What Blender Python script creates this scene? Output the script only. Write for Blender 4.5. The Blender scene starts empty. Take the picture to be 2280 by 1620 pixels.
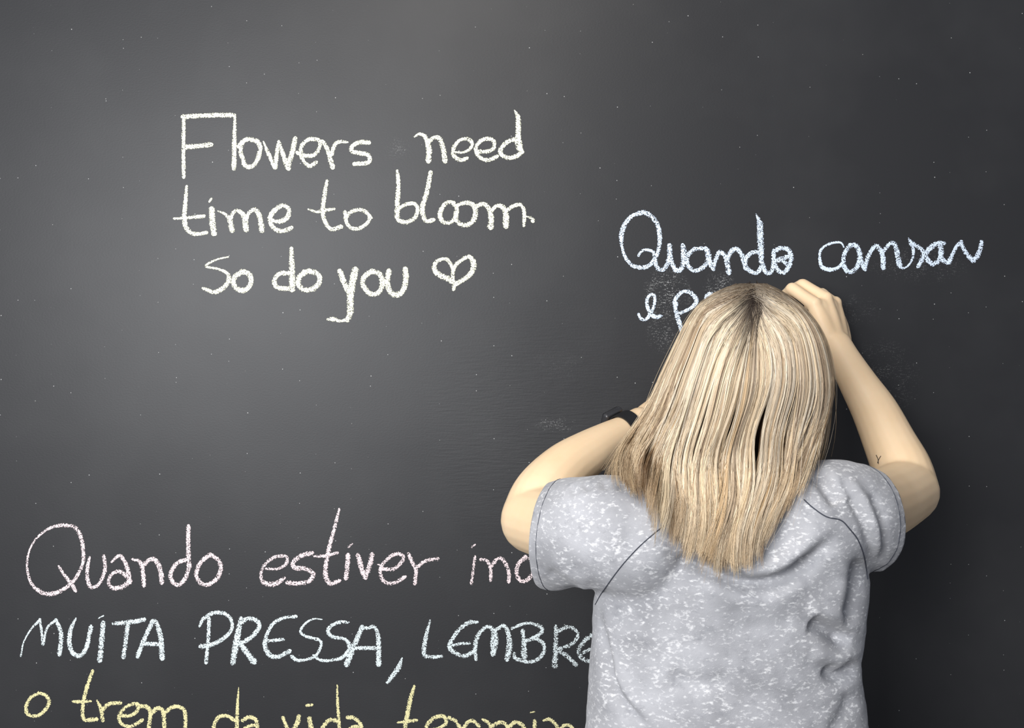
import bpy, bmesh, math, random
import numpy as np
from mathutils import Vector, Matrix, noise
from mathutils.bvhtree import BVHTree

random.seed(7)
rng = np.random.default_rng(11)
scene = bpy.context.scene
COL = scene.collection

# ---------------------------------------------------------------- camera
F = 2200.0            # focal length in pixels of the 2280 x 1620 frame
D = 1.65              # camera to wall
H = 1.47              # camera height
cam_data = bpy.data.cameras.new('camera')
cam_data.sensor_fit = 'HORIZONTAL'
cam_data.sensor_width = 36.0
cam_data.lens = 36.0 * F / 2280.0
cam_data.clip_start = 0.02
cam = bpy.data.objects.new('camera', cam_data)
COL.objects.link(cam)
cam.location = (0, -D, H)
cam.rotation_euler = (math.radians(90), 0, 0)
scene.camera = cam

# ---------------------------------------------------------------- world, lights, exposure
scene.view_settings.view_transform = 'Standard'
scene.view_settings.look = 'None'
scene.view_settings.gamma = 1.0
scene.view_settings.use_curve_mapping = False
scene.view_settings.exposure = 0.0

world = bpy.data.worlds.new('room_light')
scene.world = world
world.use_nodes = True
bg = world.node_tree.nodes['Background']
bg.inputs['Color'].default_value = (0.80, 0.86, 1.0, 1)
bg.inputs['Strength'].default_value = 0.34


def area(name, loc, target, sx, sy, watts, color, spread=180):
    l = bpy.data.lights.new(name, 'AREA')
    l.shape = 'RECTANGLE'
    l.size, l.size_y = sx, sy
    l.energy = watts
    l.color = color
    l.spread = math.radians(spread)
    o = bpy.data.objects.new(name, l)
    COL.objects.link(o)
    o.location = loc
    o.rotation_euler = (Vector(target) - Vector(loc)).to_track_quat('-Z', 'Y').to_euler()
    return o


area('window_light', (-0.98, -2.35, 1.84), (0.0, 0, 1.42), 1.1, 0.9, 78, (0.97, 0.98, 1.0))
area('ceiling_light', (-0.15, -1.15, 2.62), (0.3, -0.4, 1.3), 0.6, 0.6, 11, (1.0, 0.95, 0.88))


# ---------------------------------------------------------------- helpers
def W(px, py, y):
    d = D + y
    return Vector(((px - 1140.0) * d / F, y, H - (py - 810.0) * d / F))


def to_px(p):
    d = D + p.y
    return 1140.0 + p.x * F / d, 810.0 - (p.z - H) * F / d


def srgb(r, g, b):
    def f(c):
        c /= 255.0
        return c / 12.92 if c <= 0.04045 else ((c + 0.055) / 1.055) ** 2.4
    return (f(r), f(g), f(b), 1.0)


def link(name, mesh, mat=None, parent=None):
    o = bpy.data.objects.new(name, mesh)
    COL.objects.link(o)
    if mat:
        mesh.materials.append(mat)
    if parent:
        o.parent = parent
        o.matrix_parent_inverse = Matrix.Translation(parent.location).inverted()
    return o


def empty(name, loc, label, cat, group=None):
    o = bpy.data.objects.new(name, None)
    COL.objects.link(o)
    o.location = loc
    o.empty_display_size = 0.05
    o['label'] = label
    o['category'] = cat
    if group:
        o['group'] = group
    return o


def smooth(mesh):
    mesh.polygons.foreach_set('use_smooth', [True] * len(mesh.polygons))


def catmull(pts, n=8, closed=False):
    pts = [np.array(p, float) for p in pts]
    if len(pts) < 3:
        out = []
        for a, b in zip(pts[:-1], pts[1:]):
            for i in range(n):
                out.append(a + (b - a) * i / n)
        out.append(pts[-1])
        return out
    P = [2 * pts[0] - pts[1]] + pts + [2 * pts[-1] - pts[-2]]
    out = []
    for i in range(1, len(P) - 2):
        p0, p1, p2, p3 = P[i - 1], P[i], P[i + 1], P[i + 2]
        for k in range(n):
            t = k / n
            out.append(0.5 * ((2 * p1) + (-p0 + p2) * t + (2 * p0 - 5 * p1 + 4 * p2 - p3) * t * t
                              + (-p0 + 3 * p1 - 3 * p2 + p3) * t ** 3))
    out.append(pts[-1])
    return out


def add_tube(bm, path, seg=20, sub=6, flat=None, flat_ratio=1.0, caps=True):
    """path: list of (Vector, radius); rounded ends; flat = direction along which the section is squeezed"""
    pr = [list(p) + [r] for p, r in path]
    s = catmull(pr, sub)
    pts = [Vector(a[:3]) for a in s]
    rad = [max(1e-4, a[3]) for a in s]
    if caps:
        t0 = (pts[0] - pts[1]).normalized()
        t1 = (pts[-1] - pts[-2]).normalized()
        r0, r1 = rad[0], rad[-1]
        pre, post = [], []
        for k in range(1, 6):
            a = k / 6 * math.pi / 2
            pre.insert(0, (pts[0] + t0 * r0 * math.sin(a) * 0.9, r0 * math.cos(a)))
            post.append((pts[-1] + t1 * r1 * math.sin(a) * 0.9, r1 * math.cos(a)))
        pts = [p for p, r in pre] + pts + [p for p, r in post]
        rad = [r for p, r in pre] + rad + [r for p, r in post]
    up = Vector((0.13, 0.2, 0.97))
    rings = []
    t = (pts[1] - pts[0]).normalized()
    nrm = (up - t * up.dot(t)).normalized()
    for i, p in enumerate(pts):
        a = pts[max(0, i - 1)]
        b = pts[min(len(pts) - 1, i + 1)]
        t = (b - a).normalized()
        nrm = (nrm - t * nrm.dot(t)).normalized()
        bi = t.cross(nrm)
        ring = []
        for k in range(seg):
            ang = 2 * math.pi * k / seg
            off = nrm * math.cos(ang) * rad[i] + bi * math.sin(ang) * rad[i]
            if flat is not None:
                f = (flat - t * flat.dot(t))
                if f.length > 1e-3:
                    f.normalize()
                    off -= f * off.dot(f) * (1 - flat_ratio)
            ring.append(bm.verts.new(p + off))
        rings.append(ring)
    for a, b in zip(rings[:-1], rings[1:]):
        for k in range(seg):
            bm.faces.new((a[k], a[(k + 1) % seg], b[(k + 1) % seg], b[k]))
    bm.faces.new(list(reversed(rings[0])))
    bm.faces.new(rings[-1])


def add_rings(bm, rings):
    """closed loft through lists of Vectors"""
    vr = [[bm.verts.new(v) for v in r] for r in rings]
    n = len(vr[0])
    for a, b in zip(vr[:-1], vr[1:]):
        for k in range(n):
            bm.faces.new((a[k], a[(k + 1) % n], b[(k + 1) % n], b[k]))
    bm.faces.new(list(reversed(vr[0])))
    bm.faces.new(vr[-1])


def add_ball(bm, c, r, sx=1, sy=1, sz=1, rot=None):
    M = Matrix.Translation(c)
    if rot:
        M = M @ rot
    M = M @ Matrix.Diagonal((sx, sy, sz, 1))
    bmesh.ops.create_uvsphere(bm, u_segments=24, v_segments=16, radius=r, matrix=M)


def ring_ellipse(cx, cy, cz, ax, ayb, ayf, n=48, e=2.3):
    out = []
    for k in range(n):
        a = 2 * math.pi * k / n
        c, s = math.cos(a), math.sin(a)
        x = math.copysign(abs(c) ** (2 / e), c) * ax
        y = math.copysign(abs(s) ** (2 / e), s) * (ayf if s > 0 else ayb)
        out.append(Vector((cx + x, cy + y, cz)))
    return out


def fuse(bm, voxel, iters, factor=0.5):
    bmesh.ops.recalc_face_normals(bm, faces=bm.faces)
    m = bpy.data.meshes.new('tmp')
    bm.to_mesh(m)
    bm.free()
    o = bpy.data.objects.new('tmp', m)
    COL.objects.link(o)
    md = o.modifiers.new('r', 'REMESH')
    md.mode = 'VOXEL'
    md.voxel_size = voxel
    sm = o.modifiers.new('s', 'SMOOTH')
    sm.factor = factor
    sm.iterations = iters
    return bake(o)


def bake(o):
    dg = bpy.context.evaluated_depsgraph_get()
    dg.update()
    m2 = bpy.data.meshes.new_from_object(o.evaluated_get(dg))
    old = o.data
    bpy.data.objects.remove(o)
    bpy.data.meshes.remove(old)
    smooth(m2)
    return m2


def new_mat(name):
    m = bpy.data.materials.new(name)
    m.use_nodes = True
    nt = m.node_tree
    b = nt.nodes['Principled BSDF']
    return m, nt, b


def node(nt, kind, **kw):
    n = nt.nodes.new(kind)
    for k, v in kw.items():
        if k.startswith('i_'):
            key = k[2:]
            n.inputs[int(key) if key.isdigit() else key].default_value = v
        else:
            setattr(n, k, v)
    return n


def math_node(nt, op, a, b=None, c=None, clamp=False):
    n = nt.nodes.new('ShaderNodeMath')
    n.operation = op
    n.use_clamp = clamp
    for i, v in enumerate((a, b, c)):
        if v is None:
            continue
        if isinstance(v, (int, float)):
            n.inputs[i].default_value = v
        else:
            nt.links.new(v, n.inputs[i])
    return n.outputs[0]


def ramp(nt, fac, stops):
    r = nt.nodes.new('ShaderNodeValToRGB')
    els = r.color_ramp.elements
    while len(els) < len(stops):
        els.new(0.5)
    for e, (p, c) in zip(els, stops):
        e.position = p
        e.color = c if len(c) == 4 else (c[0], c[1], c[2], 1)
    nt.links.new(fac, r.inputs[0])
    return r


def mapped(nt, scale=(1, 1, 1), rot=(0, 0, 0)):
    tc = nt.nodes.new('ShaderNodeTexCoord')
    mp = nt.nodes.new('ShaderNodeMapping')
    mp.inputs['Scale'].default_value = scale
    mp.inputs['Rotation'].default_value = rot
    nt.links.new(tc.outputs['Object'], mp.inputs['Vector'])
    return mp.outputs[0]


def noise_tex(nt, vec, scale, detail=3, rough=0.5):
    n = nt.nodes.new('ShaderNodeTexNoise')
    n.inputs['Scale'].default_value = scale
    n.inputs['Detail'].default_value = detail
    n.inputs['Roughness'].default_value = rough
    nt.links.new(vec, n.inputs['Vector'])
    return n.outputs['Fac']


# ---------------------------------------------------------------- materials
def spot_mask(nt, px, py, rx, rz):
    """soft elliptical patch on the wall around one place, 1 in its middle"""
    c = W(px, py, 0)
    tc = nt.nodes.new('ShaderNodeTexCoord')
    s = nt.nodes.new('ShaderNodeSeparateXYZ')
    nt.links.new(tc.outputs['Object'], s.inputs[0])
    dx = math_node(nt, 'DIVIDE', math_node(nt, 'SUBTRACT', s.outputs[0], c.x), rx)
    dz = math_node(nt, 'DIVIDE', math_node(nt, 'SUBTRACT', s.outputs[2], c.z), rz)
    d2 = math_node(nt, 'ADD', math_node(nt, 'MULTIPLY', dx, dx), math_node(nt, 'MULTIPLY', dz, dz))
    return math_node(nt, 'SUBTRACT', 1.0, d2, clamp=True)


def board_material():
    m, nt, b = new_mat('chalkboard_paint')
    vec = mapped(nt)
    # chalk specks
    vo = node(nt, 'ShaderNodeTexVoronoi', voronoi_dimensions='2D', i_Scale=34.0)
    nt.links.new(mapped(nt, (1, 1, 1), (-math.pi / 2, 0, 0)), vo.inputs['Vector'])
    sep = nt.nodes.new('ShaderNodeSeparateColor')
    nt.links.new(vo.outputs['Color'], sep.inputs[0])
    lim = math_node(nt, 'MULTIPLY', math_node(nt, 'SUBTRACT', sep.outputs[0], 0.72, clamp=True), 0.115)
    speck = math_node(nt, 'MULTIPLY', math_node(nt, 'SUBTRACT', lim, vo.outputs['Distance'], clamp=True), 60.0, clamp=True)
    # chalk smears and scuffs at their own places
    streak = noise_tex(nt, mapped(nt, (120, 120, 520)), 1.0, 3, 0.65)
    grit = noise_tex(nt, vec, 420.0, 2, 0.6)
    sm = None
    for px, py, rx, rz, k in ((1485, 655, .042, .052, 1.0), (1602, 640, .03, .03, 0.9), (1475, 745, .03, .035, .5),
                              (1965, 840, .07, .07, .2), (2045, 590, .09, .035, .2), (1905, 690, .05, .03, .12),
                              (1240, 945, .04, .015, .4), (880, 330, .03, .02, .2), (1240, 815, .06, .03, .06)):
        a = math_node(nt, 'MULTIPLY', spot_mask(nt, px, py, rx, rz), k)
        sm = a if sm is None else math_node(nt, 'MAXIMUM', sm, a)
    patch = noise_tex(nt, vec, 45.0, 3, 0.6)
    st = math_node(nt, 'MULTIPLY', math_node(nt, 'SUBTRACT', math_node(nt, 'MULTIPLY', math_node(nt, 'MULTIPLY', streak, grit), math_node(nt, 'ADD', patch, 0.5)), 0.295, clamp=True), 14.0, clamp=True)
    smear = math_node(nt, 'MULTIPLY', math_node(nt, 'MULTIPLY', st, sm), 0.42)
    dust = math_node(nt, 'MULTIPLY', math_node(nt, 'SUBTRACT', noise_tex(nt, vec, 2.6, 4, 0.6), 0.45, clamp=True), 0.05)
    tot = math_node(nt, 'ADD', math_node(nt, 'MAXIMUM', math_node(nt, 'MULTIPLY', speck, 0.7), smear), dust, clamp=True)
    mix = node(nt, 'ShaderNodeMix', data_type='RGBA')
    nt.links.new(tot, mix.inputs['Factor'])
    mix.inputs[6].default_value = (0.0195, 0.0195, 0.0210, 1)
    mix.inputs[7].default_value = (0.72, 0.72, 0.70, 1)
    nt.links.new(mix.outputs[2], b.inputs['Base Color'])
    b.inputs['Roughness'].default_value = 0.475
    b.inputs['Specular IOR Level'].default_value = 0.36
    # painted-roller grain, plus brushed grain in the scratched patch
    fine = noise_tex(nt, mapped(nt, (1, 1, 1.5)), 260.0, 3, 0.55)
    grain = noise_tex(nt, mapped(nt, (30, 30, 260)), 1.0, 3, 0.6)
    gm = spot_mask(nt, 1240, 950, .26, .26)
    hgt = math_node(nt, 'ADD', math_node(nt, 'MULTIPLY', fine, 0.35), math_node(nt, 'MULTIPLY', math_node(nt, 'MULTIPLY', grain, gm), 1.6))
    bump = node(nt, 'ShaderNodeBump', i_Strength=0.22, i_Distance=0.0012)
    nt.links.new(hgt, bump.inputs['Height'])
    nt.links.new(bump.outputs[0], b.inputs['Normal'])
    return m


def chalk_material(name, rgb, cover):
    m, nt, b = new_mat(name)
    b.inputs['Base Color'].default_value = rgb
    b.inputs['Roughness'].default_value = 1.0
    b.inputs['Specular IOR Level'].default_value = 0.05
    uv = node(nt, 'ShaderNodeUVMap', uv_map='stroke')
    s = nt.nodes.new('ShaderNodeSeparateXYZ')
    nt.links.new(uv.outputs[0], s.inputs[0])
    u = math_node(nt, 'ABSOLUTE', math_node(nt, 'SUBTRACT', math_node(nt, 'MULTIPLY', s.outputs[0], 2.0), 1.0))
    n1 = noise_tex(nt, mapped(nt, (1.0, 1, 1.35), (0, 0.5, 0)), 470.0, 2, 0.55)
    n2 = noise_tex(nt, mapped(nt), 90.0, 2, 0.5)
    n = math_node(nt, 'ADD', math_node(nt, 'MULTIPLY', n1, 0.85), math_node(nt, 'MULTIPLY', n2, 0.15))
    edge = math_node(nt, 'MULTIPLY', math_node(nt, 'POWER', u, 3.5), 0.25)
    # second UV coordinate carries the pressure of the stroke
    press = math_node(nt, 'MULTIPLY', math_node(nt, 'SUBTRACT', 1.0, s.outputs[1]), 0.14)
    thr = math_node(nt, 'ADD', math_node(nt, 'ADD', edge, press), cover)
    al = math_node(nt, 'MULTIPLY', math_node(nt, 'SUBTRACT', n, thr), 22.0, clamp=True)
    nt.links.new(al, b.inputs['Alpha'])
    return m


def skin_material():
    m, nt, b = new_mat('skin')
    v = mapped(nt)
    r = ramp(nt, noise_tex(nt, v, 9.0, 4, 0.6), [(0.3, (0.76, 0.55, 0.335)), (0.7, (0.82, 0.62, 0.405))])
    nt.links.new(r.outputs[0], b.inputs['Base Color'])
    b.inputs['Roughness'].default_value = 0.5
    b.inputs['Subsurface Weight'].default_value = 0.12
    b.inputs['Subsurface Radius'].default_value = (1.0, 0.4, 0.2)
    b.inputs['Subsurface Scale'].default_value = 0.008
    bump = node(nt, 'ShaderNodeBump', i_Strength=0.12, i_Distance=0.0006)
    nt.links.new(noise_tex(nt, v, 500.0, 2), bump.inputs['Height'])
    nt.links.new(bump.outputs[0], b.inputs['Normal'])
    return m


def shirt_material():
    m, nt, b = new_mat('acid_wash_jersey')
    big = noise_tex(nt, mapped(nt), 14.0, 4, 0.6)
    mid = noise_tex(nt, mapped(nt, (1, 1, 1.8), (0, -0.35, 0)), 150.0, 3, 0.6)
    warp = noise_tex(nt, mapped(nt), 30.0, 2)
    base = ramp(nt, big, [(0.3, srgb(142, 142, 145)), (0.7, srgb(172, 172, 175))])
    fl = math_node(nt, 'ADD', mid, math_node(nt, 'MULTIPLY', math_node(nt, 'SUBTRACT', warp, 0.5), 0.22))
    fleck = ramp(nt, fl, [(0.54, (0, 0, 0)), (0.72, (1, 1, 1))])
    dark = ramp(nt, noise_tex(nt, mapped(nt, (1, 1, 1.3)), 60.0, 3, 0.6), [(0.30, (1, 1, 1)), (0.45, (0, 0, 0))])
    m1 = node(nt, 'ShaderNodeMix', data_type='RGBA')
    nt.links.new(math_node(nt, 'MULTIPLY', dark.outputs[0], 0.35), m1.inputs['Factor'])
    nt.links.new(base.outputs[0], m1.inputs[6])
    m1.inputs[7].default_value = srgb(118, 119, 124)
    m2 = node(nt, 'ShaderNodeMix', data_type='RGBA')
    nt.links.new(math_node(nt, 'MULTIPLY', fleck.outputs[0], 0.60), m2.inputs['Factor'])
    nt.links.new(m1.outputs[2], m2.inputs[6])
    m2.inputs[7].default_value = srgb(236, 235, 234)
    nt.links.new(m2.outputs[2], b.inputs['Base Color'])
    b.inputs['Roughness'].default_value = 0.9
    b.inputs['Specular IOR Level'].default_value = 0.15
    b.inputs['Sheen Weight'].default_value = 0.15
    bump = node(nt, 'ShaderNodeBump', i_Strength=0.25, i_Distance=0.001)
    nt.links.new(math_node(nt, 'ADD', noise_tex(nt, mapped(nt), 900.0, 2), math_node(nt, 'MULTIPLY', mid, 1.2)), bump.inputs['Height'])
    nt.links.new(bump.outputs[0], b.inputs['Normal'])
    return m


def plain(name, rgb, rough=0.6, spec=0.5, nscale=40, namp=0.15, metal=0.0):
    m, nt, b = new_mat(name)
    n = noise_tex(nt, mapped(nt), nscale, 3)
    lo = tuple(c * (1 - namp) for c in rgb[:3])
    hi = tuple(min(1, c * (1 + namp)) for c in rgb[:3])
    r = ramp(nt, n, [(0.3, lo), (0.7, hi)])
    nt.links.new(r.outputs[0], b.inputs['Base Color'])
    b.inputs['Roughness'].default_value = rough
    b.inputs['Specular IOR Level'].default_value = spec
    b.inputs['Metallic'].default_value = metal
    return m


def hair_material():
    m, nt, b = new_mat('blonde_hair')
    a = node(nt, 'ShaderNodeVertexColor', layer_name='tone')
    nt.links.new(a.outputs[0], b.inputs['Base Color'])
    b.inputs['Roughness'].default_value = 0.42
    b.inputs['Specular IOR Level'].default_value = 0.45
    return m


M_board = board_material()
M_skin = skin_material()
M_shirt = shirt_material()
M_hair = hair_material()
M_seam = plain('seam_thread', (0.05, 0.055, 0.07), 0.9, 0.2)
M_rib = plain('grey_rib_knit', (0.22, 0.23, 0.25), 0.9, 0.2, 300, 0.4)
M_black = plain('black_rubber', (0.012, 0.012, 0.013), 0.5, 0.4)
M_case = plain('dark_aluminium', (0.03, 0.03, 0.032), 0.28, 0.6)
M_screen = plain('watch_glass', (0.006, 0.006, 0.007), 0.08, 0.7)
M_denim = plain('dark_denim', (0.03, 0.035, 0.055), 0.9, 0.2, 200, 0.3)
M_shoe = plain('canvas_shoe', (0.5, 0.5, 0.49), 0.8, 0.3)
M_lash = plain('brow_hair', (0.06, 0.045, 0.035), 0.7, 0.3)
M_eye = plain('eye_white', (0.75, 0.73, 0.70), 0.2, 0.5)
M_iris = plain('iris', (0.06, 0.04, 0.03), 0.15, 0.5)
M_lip = plain('lip', (0.45, 0.16, 0.14), 0.5, 0.4)
M_floor = plain('floor_concrete', (0.22, 0.21, 0.20), 0.7, 0.4, 6, 0.2)

# ---------------------------------------------------------------- the setting


def box_obj(name, lo, hi, mat):
    bm = bmesh.new()
    bmesh.ops.create_cube(bm, size=1.0)
    for v in bm.verts:
        v.co = Vector([(lo[i] + hi[i]) / 2 + v.co[i] * (hi[i] - lo[i]) for i in range(3)])
    me = bpy.data.meshes.new(name)
    bm.to_mesh(me)
    bm.free()
    o = link(name, me, mat)
    o['kind'] = 'structure'
    return o


wall = box_obj('wall_back', (-3.2, 0.0, 0.0), (3.2, 0.12, 2.7), M_board)
wall['label'] = 'matte black chalkboard wall with handwritten chalk messages'
floor = box_obj('floor', (-3.2, -3.2, -0.06), (3.2, 0.12, 0.0), M_floor)
floor['label'] = 'grey floor in front of the chalkboard wall'

# ---------------------------------------------------------------- chalk writing
TA, TB, TC = (370, 220, 4.56), (820, 220, 5.0625), (420, 530, 3.353)
TD, TE, TF = (1350, 440, 5.0667), (1780, 480, 5.0667), (30, 1120, 4.302)
TG, TH, TI, TJ = (560, 1120, 3.353), (30, 1340, 4.0), (570, 1340, 5.786), (900, 1340, 5.1818)

layer_count = [0]


def stroke(bm, uvl, T, pts, w, press):
    """one chalk stroke: a thin raised film of chalk on the wall"""
    x0, y0, s = T
    if isinstance(w, (int, float)):
        w = [w] * len(pts)
    elif len(w) != len(pts):
        w = list(np.interp(np.linspace(0, 1, len(pts)), np.linspace(0, 1, len(w)), w))
    q = [(x0 + p[0] / s, y0 + p[1] / s, ww / s) for p, ww in zip(pts, w)]
    c = catmull(q, 10)
    # resample evenly at about 2.5 px
    c = np.array(c)
    seg = np.r_[0, np.cumsum(np.hypot(np.diff(c[:, 0]), np.diff(c[:, 1])))]
    L = seg[-1]
    n = max(3, int(L / 2.5))
    tt = np.linspace(0, L, n)
    X = np.interp(tt, seg, c[:, 0])
    Y = np.interp(tt, seg, c[:, 1])
    R = np.interp(tt, seg, c[:, 2]) * 0.5 * 1.16
    # rounded ends
    tx, ty = np.gradient(X), np.gradient(Y)
    ln = np.hypot(tx, ty) + 1e-9
    tx, ty = tx / ln, ty / ln
    ends = []
    ang = [0.35, 0.7, 1.05, 1.35]
    pre = [(X[0] - tx[0] * R[0] * math.sin(a), Y[0] - ty[0] * R[0] * math.sin(a), R[0] * math.cos(a), tx[0], ty[0]) for a in reversed(ang)]
    post = [(X[-1] + tx[-1] * R[-1] * math.sin(a), Y[-1] + ty[-1] * R[-1] * math.sin(a), R[-1] * math.cos(a), tx[-1], ty[-1]) for a in ang]
    rows = pre + list(zip(X, Y, R, tx, ty)) + post
    layer_count[0] += 1
    yy = -0.00035 - 0.00002 * (layer_count[0] % 12)
    prev = None
    for ri, (x, y, r, ax, ay) in enumerate(rows):
        yy -= 0.00025 / len(rows)
        r *= 1 + random.uniform(-0.10, 0.10)
        nx, ny = -ay, ax
        cur = [bm.verts.new(W(x + nx * r * k, y + ny * r * k, yy if abs(k) < 1 else -0.00005)) for k in (-1, -0.55, 0, 0.55, 1)]
        if prev:
            for i in range(4):
                f = bm.faces.new((prev[i], prev[i + 1], cur[i + 1], cur[i]))
                us = (i / 4, (i + 1) / 4, (i + 1) / 4, i / 4)
                for lp, uu in zip(f.loops, us):
                    lp[uvl].uv = (uu, press)
        prev = cur


def word(text, T, strokes, mat, parent, name='chalk_word', press=1.0):
    bm = bmesh.new()
    uvl = bm.loops.layers.uv.new('stroke')
    for st in strokes:
        if len(st) == 4:
            stroke(bm, uvl, st[3], st[0], st[1], st[2])
        else:
            pr = st[2] if len(st) > 2 else press
            stroke(bm, uvl, T, st[0], st[1], pr)
    bmesh.ops.recalc_face_normals(bm, faces=bm.faces)
    for f in bm.faces:
        if f.normal.y > 0:
            f.normal_flip()
    me = bpy.data.meshes.new(name)
    bm.to_mesh(me)
    bm.free()
    o = link(name, me, mat, parent)
    o['label'] = text
    return o


C_cream = chalk_material('cream_chalk', (0.84, 0.84, 0.66, 1), 0.385)
C_blue = chalk_material('pale_blue_chalk', (0.70, 0.80, 0.93, 1), 0.395)
C_pink = chalk_material('pale_pink_chalk', (0.80, 0.67, 0.67, 1), 0.40)
C_white = chalk_material('white_chalk', (0.69, 0.76, 0.76, 1), 0.395)
C_yellow = chalk_material('yellow_chalk', (0.76, 0.70, 0.38, 1), 0.395)

q1 = empty('chalk_message', W(790, 480, 0), 'cream chalk handwriting "Flowers need time to bloom So do you" and heart, upper left', 'chalk writing')
word('word "Flowers"', TA, [
    ([(178, 190), (176, 480), (178, 790)], 38), ([(172, 182), (430, 167), (672, 165)], 46), ([(190, 490), (330, 478), (452, 465)], 48),
    ([(698, 165), (692, 430), (688, 700)], (26, 44, 50)),
    ([(740, 480), (790, 425), (850, 410), (920, 430), (955, 490), (945, 560), (915, 640), (865, 688), (800, 675), (775, 600), (755, 530), (770, 455)], 46),
    ([(988, 435), (1040, 560), (1105, 690)], (16, 40, 52)), ([(1108, 685), (1125, 550), (1143, 435)], (46, 44, 30)),
    ([(1143, 435), (1185, 560), (1238, 698)], (32, 44, 58)), ([(1238, 690), (1280, 540), (1310, 405)], (50, 50, 46)),
    ([(1335, 545), (1430, 580), (1510, 562), (1558, 490), (1555, 425), (1500, 408), (1430, 420), (1370, 490), (1375, 580), (1410, 650), (1460, 680), (1520, 645)], 40),
    ([(1590, 430), (1640, 520), (1688, 688)], (34, 44, 54)), ([(1682, 560), (1710, 470), (1760, 435), (1838, 440)], (40, 40, 38, 24)),
    ([(2055, 445), (1970, 440), (1890, 480), (1885, 530), (1960, 548), (2040, 565), (2068, 610), (2040, 650), (1915, 660)], 44)], C_cream, q1)
word('word "time"', TA, [
    ([(208, 890), (195, 1050), (185, 1210), (205, 1310), (280, 1370), (408, 1358)], (28, 42, 50, 46, 40, 36)), ([(82, 1215), (230, 1205), (380, 1190)], (24, 32, 40)),
    ([(462, 1125), (468, 1240), (485, 1360)], 60), ([(458, 1015), (440, 1042)], 22),
    ([(525, 1138), (600, 1170), (645, 1230), (668, 1328)], (12, 30, 50, 58)),
    ([(650, 1220), (685, 1150), (730, 1135), (790, 1190), (812, 1320)], (44, 36, 36, 52, 60)),
    ([(812, 1210), (850, 1150), (905, 1125), (950, 1200), (972, 1328)], (46, 38, 44, 52, 58)),
    ([(1085, 1235), (1160, 1245), (1230, 1200), (1245, 1120), (1190, 1082), (1120, 1115), (1060, 1190), (1070, 1280), (1130, 1335), (1200, 1338), (1268, 1310)], (38, 44, 50, 44, 44, 48, 52, 48, 44, 46, 44))], C_cream, q1)
word('word "to"', TA, [
    ([(1632, 835), (1605, 1000), (1590, 1150), (1620, 1260), (1680, 1322), (1770, 1300)], (32, 42, 44, 42, 40, 50)), ([(1445, 1120), (1530, 1145), (1620, 1130), (1705, 1118)], (18, 28, 34, 26)),
    ([(1815, 1150), (1830, 1250), (1880, 1310), (1960, 1315), (2040, 1260), (2065, 1190), (2000, 1132), (1930, 1127), (1860, 1160), (1830, 1200)], 38),
    ([(2060, 1180), (2088, 1205)], 22)], C_cream, q1)
word('word "need"', TB, [
    ([(520, 428), (570, 397), (630, 415), (665, 480), (685, 580), (678, 692)], (22, 32, 44, 60, 62, 66)),
    ([(690, 480), (740, 437), (800, 445), (840, 540), (866, 695)], (40, 44, 52, 52, 60)),
    ([(985, 600), (1070, 603), (1150, 560), (1170, 500), (1120, 452), (1040, 462), (980, 520), (955, 600), (985, 660), (1050, 690), (1110, 668)], (24, 26, 34, 44, 44, 40, 44, 48, 46, 46, 40)),
    ([(1235, 590), (1330, 595), (1410, 560), (1420, 490), (1370, 452), (1290, 462), (1225, 520), (1215, 590), (1260, 660), (1350, 690), (1450, 650)], 44),
    ([(1640, 455), (1560, 490), (1492, 570), (1505, 630), (1580, 665), (1670, 645), (1725, 605)], 48),
    ([(1650, 130), (1690, 220), (1690, 400), (1692, 500), (1712, 570), (1735, 595)], (14, 54, 64, 78, 70, 44))], C_cream, q1)
word('word "bloom" with full stop', TB, [
    ([(328, 815), (338, 950), (330, 1150), (325, 1330)], (34, 50, 54, 62)), ([(345, 1235), (420, 1190), (510, 1180), (555, 1230), (530, 1330), (430, 1390), (340, 1368)], (36, 42, 46, 44, 44, 46, 44)),
    ([(702, 835), (660, 1050), (610, 1220), (620, 1320), (660, 1378), (732, 1365)], (52, 52, 56, 54, 50, 46)),
    ([(960, 1170), (890, 1165), (825, 1240), (808, 1320), (850, 1390), (930, 1390), (985, 1330), (998, 1240), (950, 1172)], (44, 46, 50, 54, 50, 44, 46, 44, 40)),
    ([(1000, 1200), (1080, 1172), (1160, 1180), (1205, 1240), (1200, 1340), (1140, 1410), (1060, 1420), (1000, 1375), (985, 1290), (1000, 1205)], (40, 44, 50, 56, 56, 50, 50, 46, 50, 40)),
    ([(1225, 1205), (1300, 1185), (1360, 1240), (1385, 1330), (1378, 1440)], (40, 50, 54, 64, 68)),
    ([(1395, 1250), (1450, 1205), (1510, 1215), (1550, 1290), (1552, 1425)], (44, 46, 52, 66, 72)),
    ([(1560, 1260), (1620, 1215), (1710, 1192), (1750, 1240), (1760, 1330), (1752, 1425)], (40, 44, 44, 44, 44, 34)),
    ([(1790, 1325), (1850, 1350), (1855, 1370)], (20, 40, 50))], C_cream, q1)
word('word "So"', TC, [
    ([(295, 140), (210, 160), (128, 207), (220, 230), (285, 260), (300, 310), (260, 370), (190, 402), (110, 375)], (12, 14, 20, 18, 28, 36, 34, 32, 24)),
    ([(400, 250), (345, 290), (335, 340), (370, 383), (430, 383), (465, 330), (455, 272), (410, 250)], 38)], C_cream, q1)
word('word "do"', TC, [
    ([(745, 262), (680, 265), (642, 310), (655, 362), (720, 376), (770, 370)], 34), ([(768, 80), (772, 250), (772, 378)], (30, 44, 46)),
    ([(885, 248), (830, 285), (818, 340), (850, 380), (920, 382), (975, 330), (968, 272), (910, 247), (860, 255)], 38)], C_cream, q1)
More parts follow.
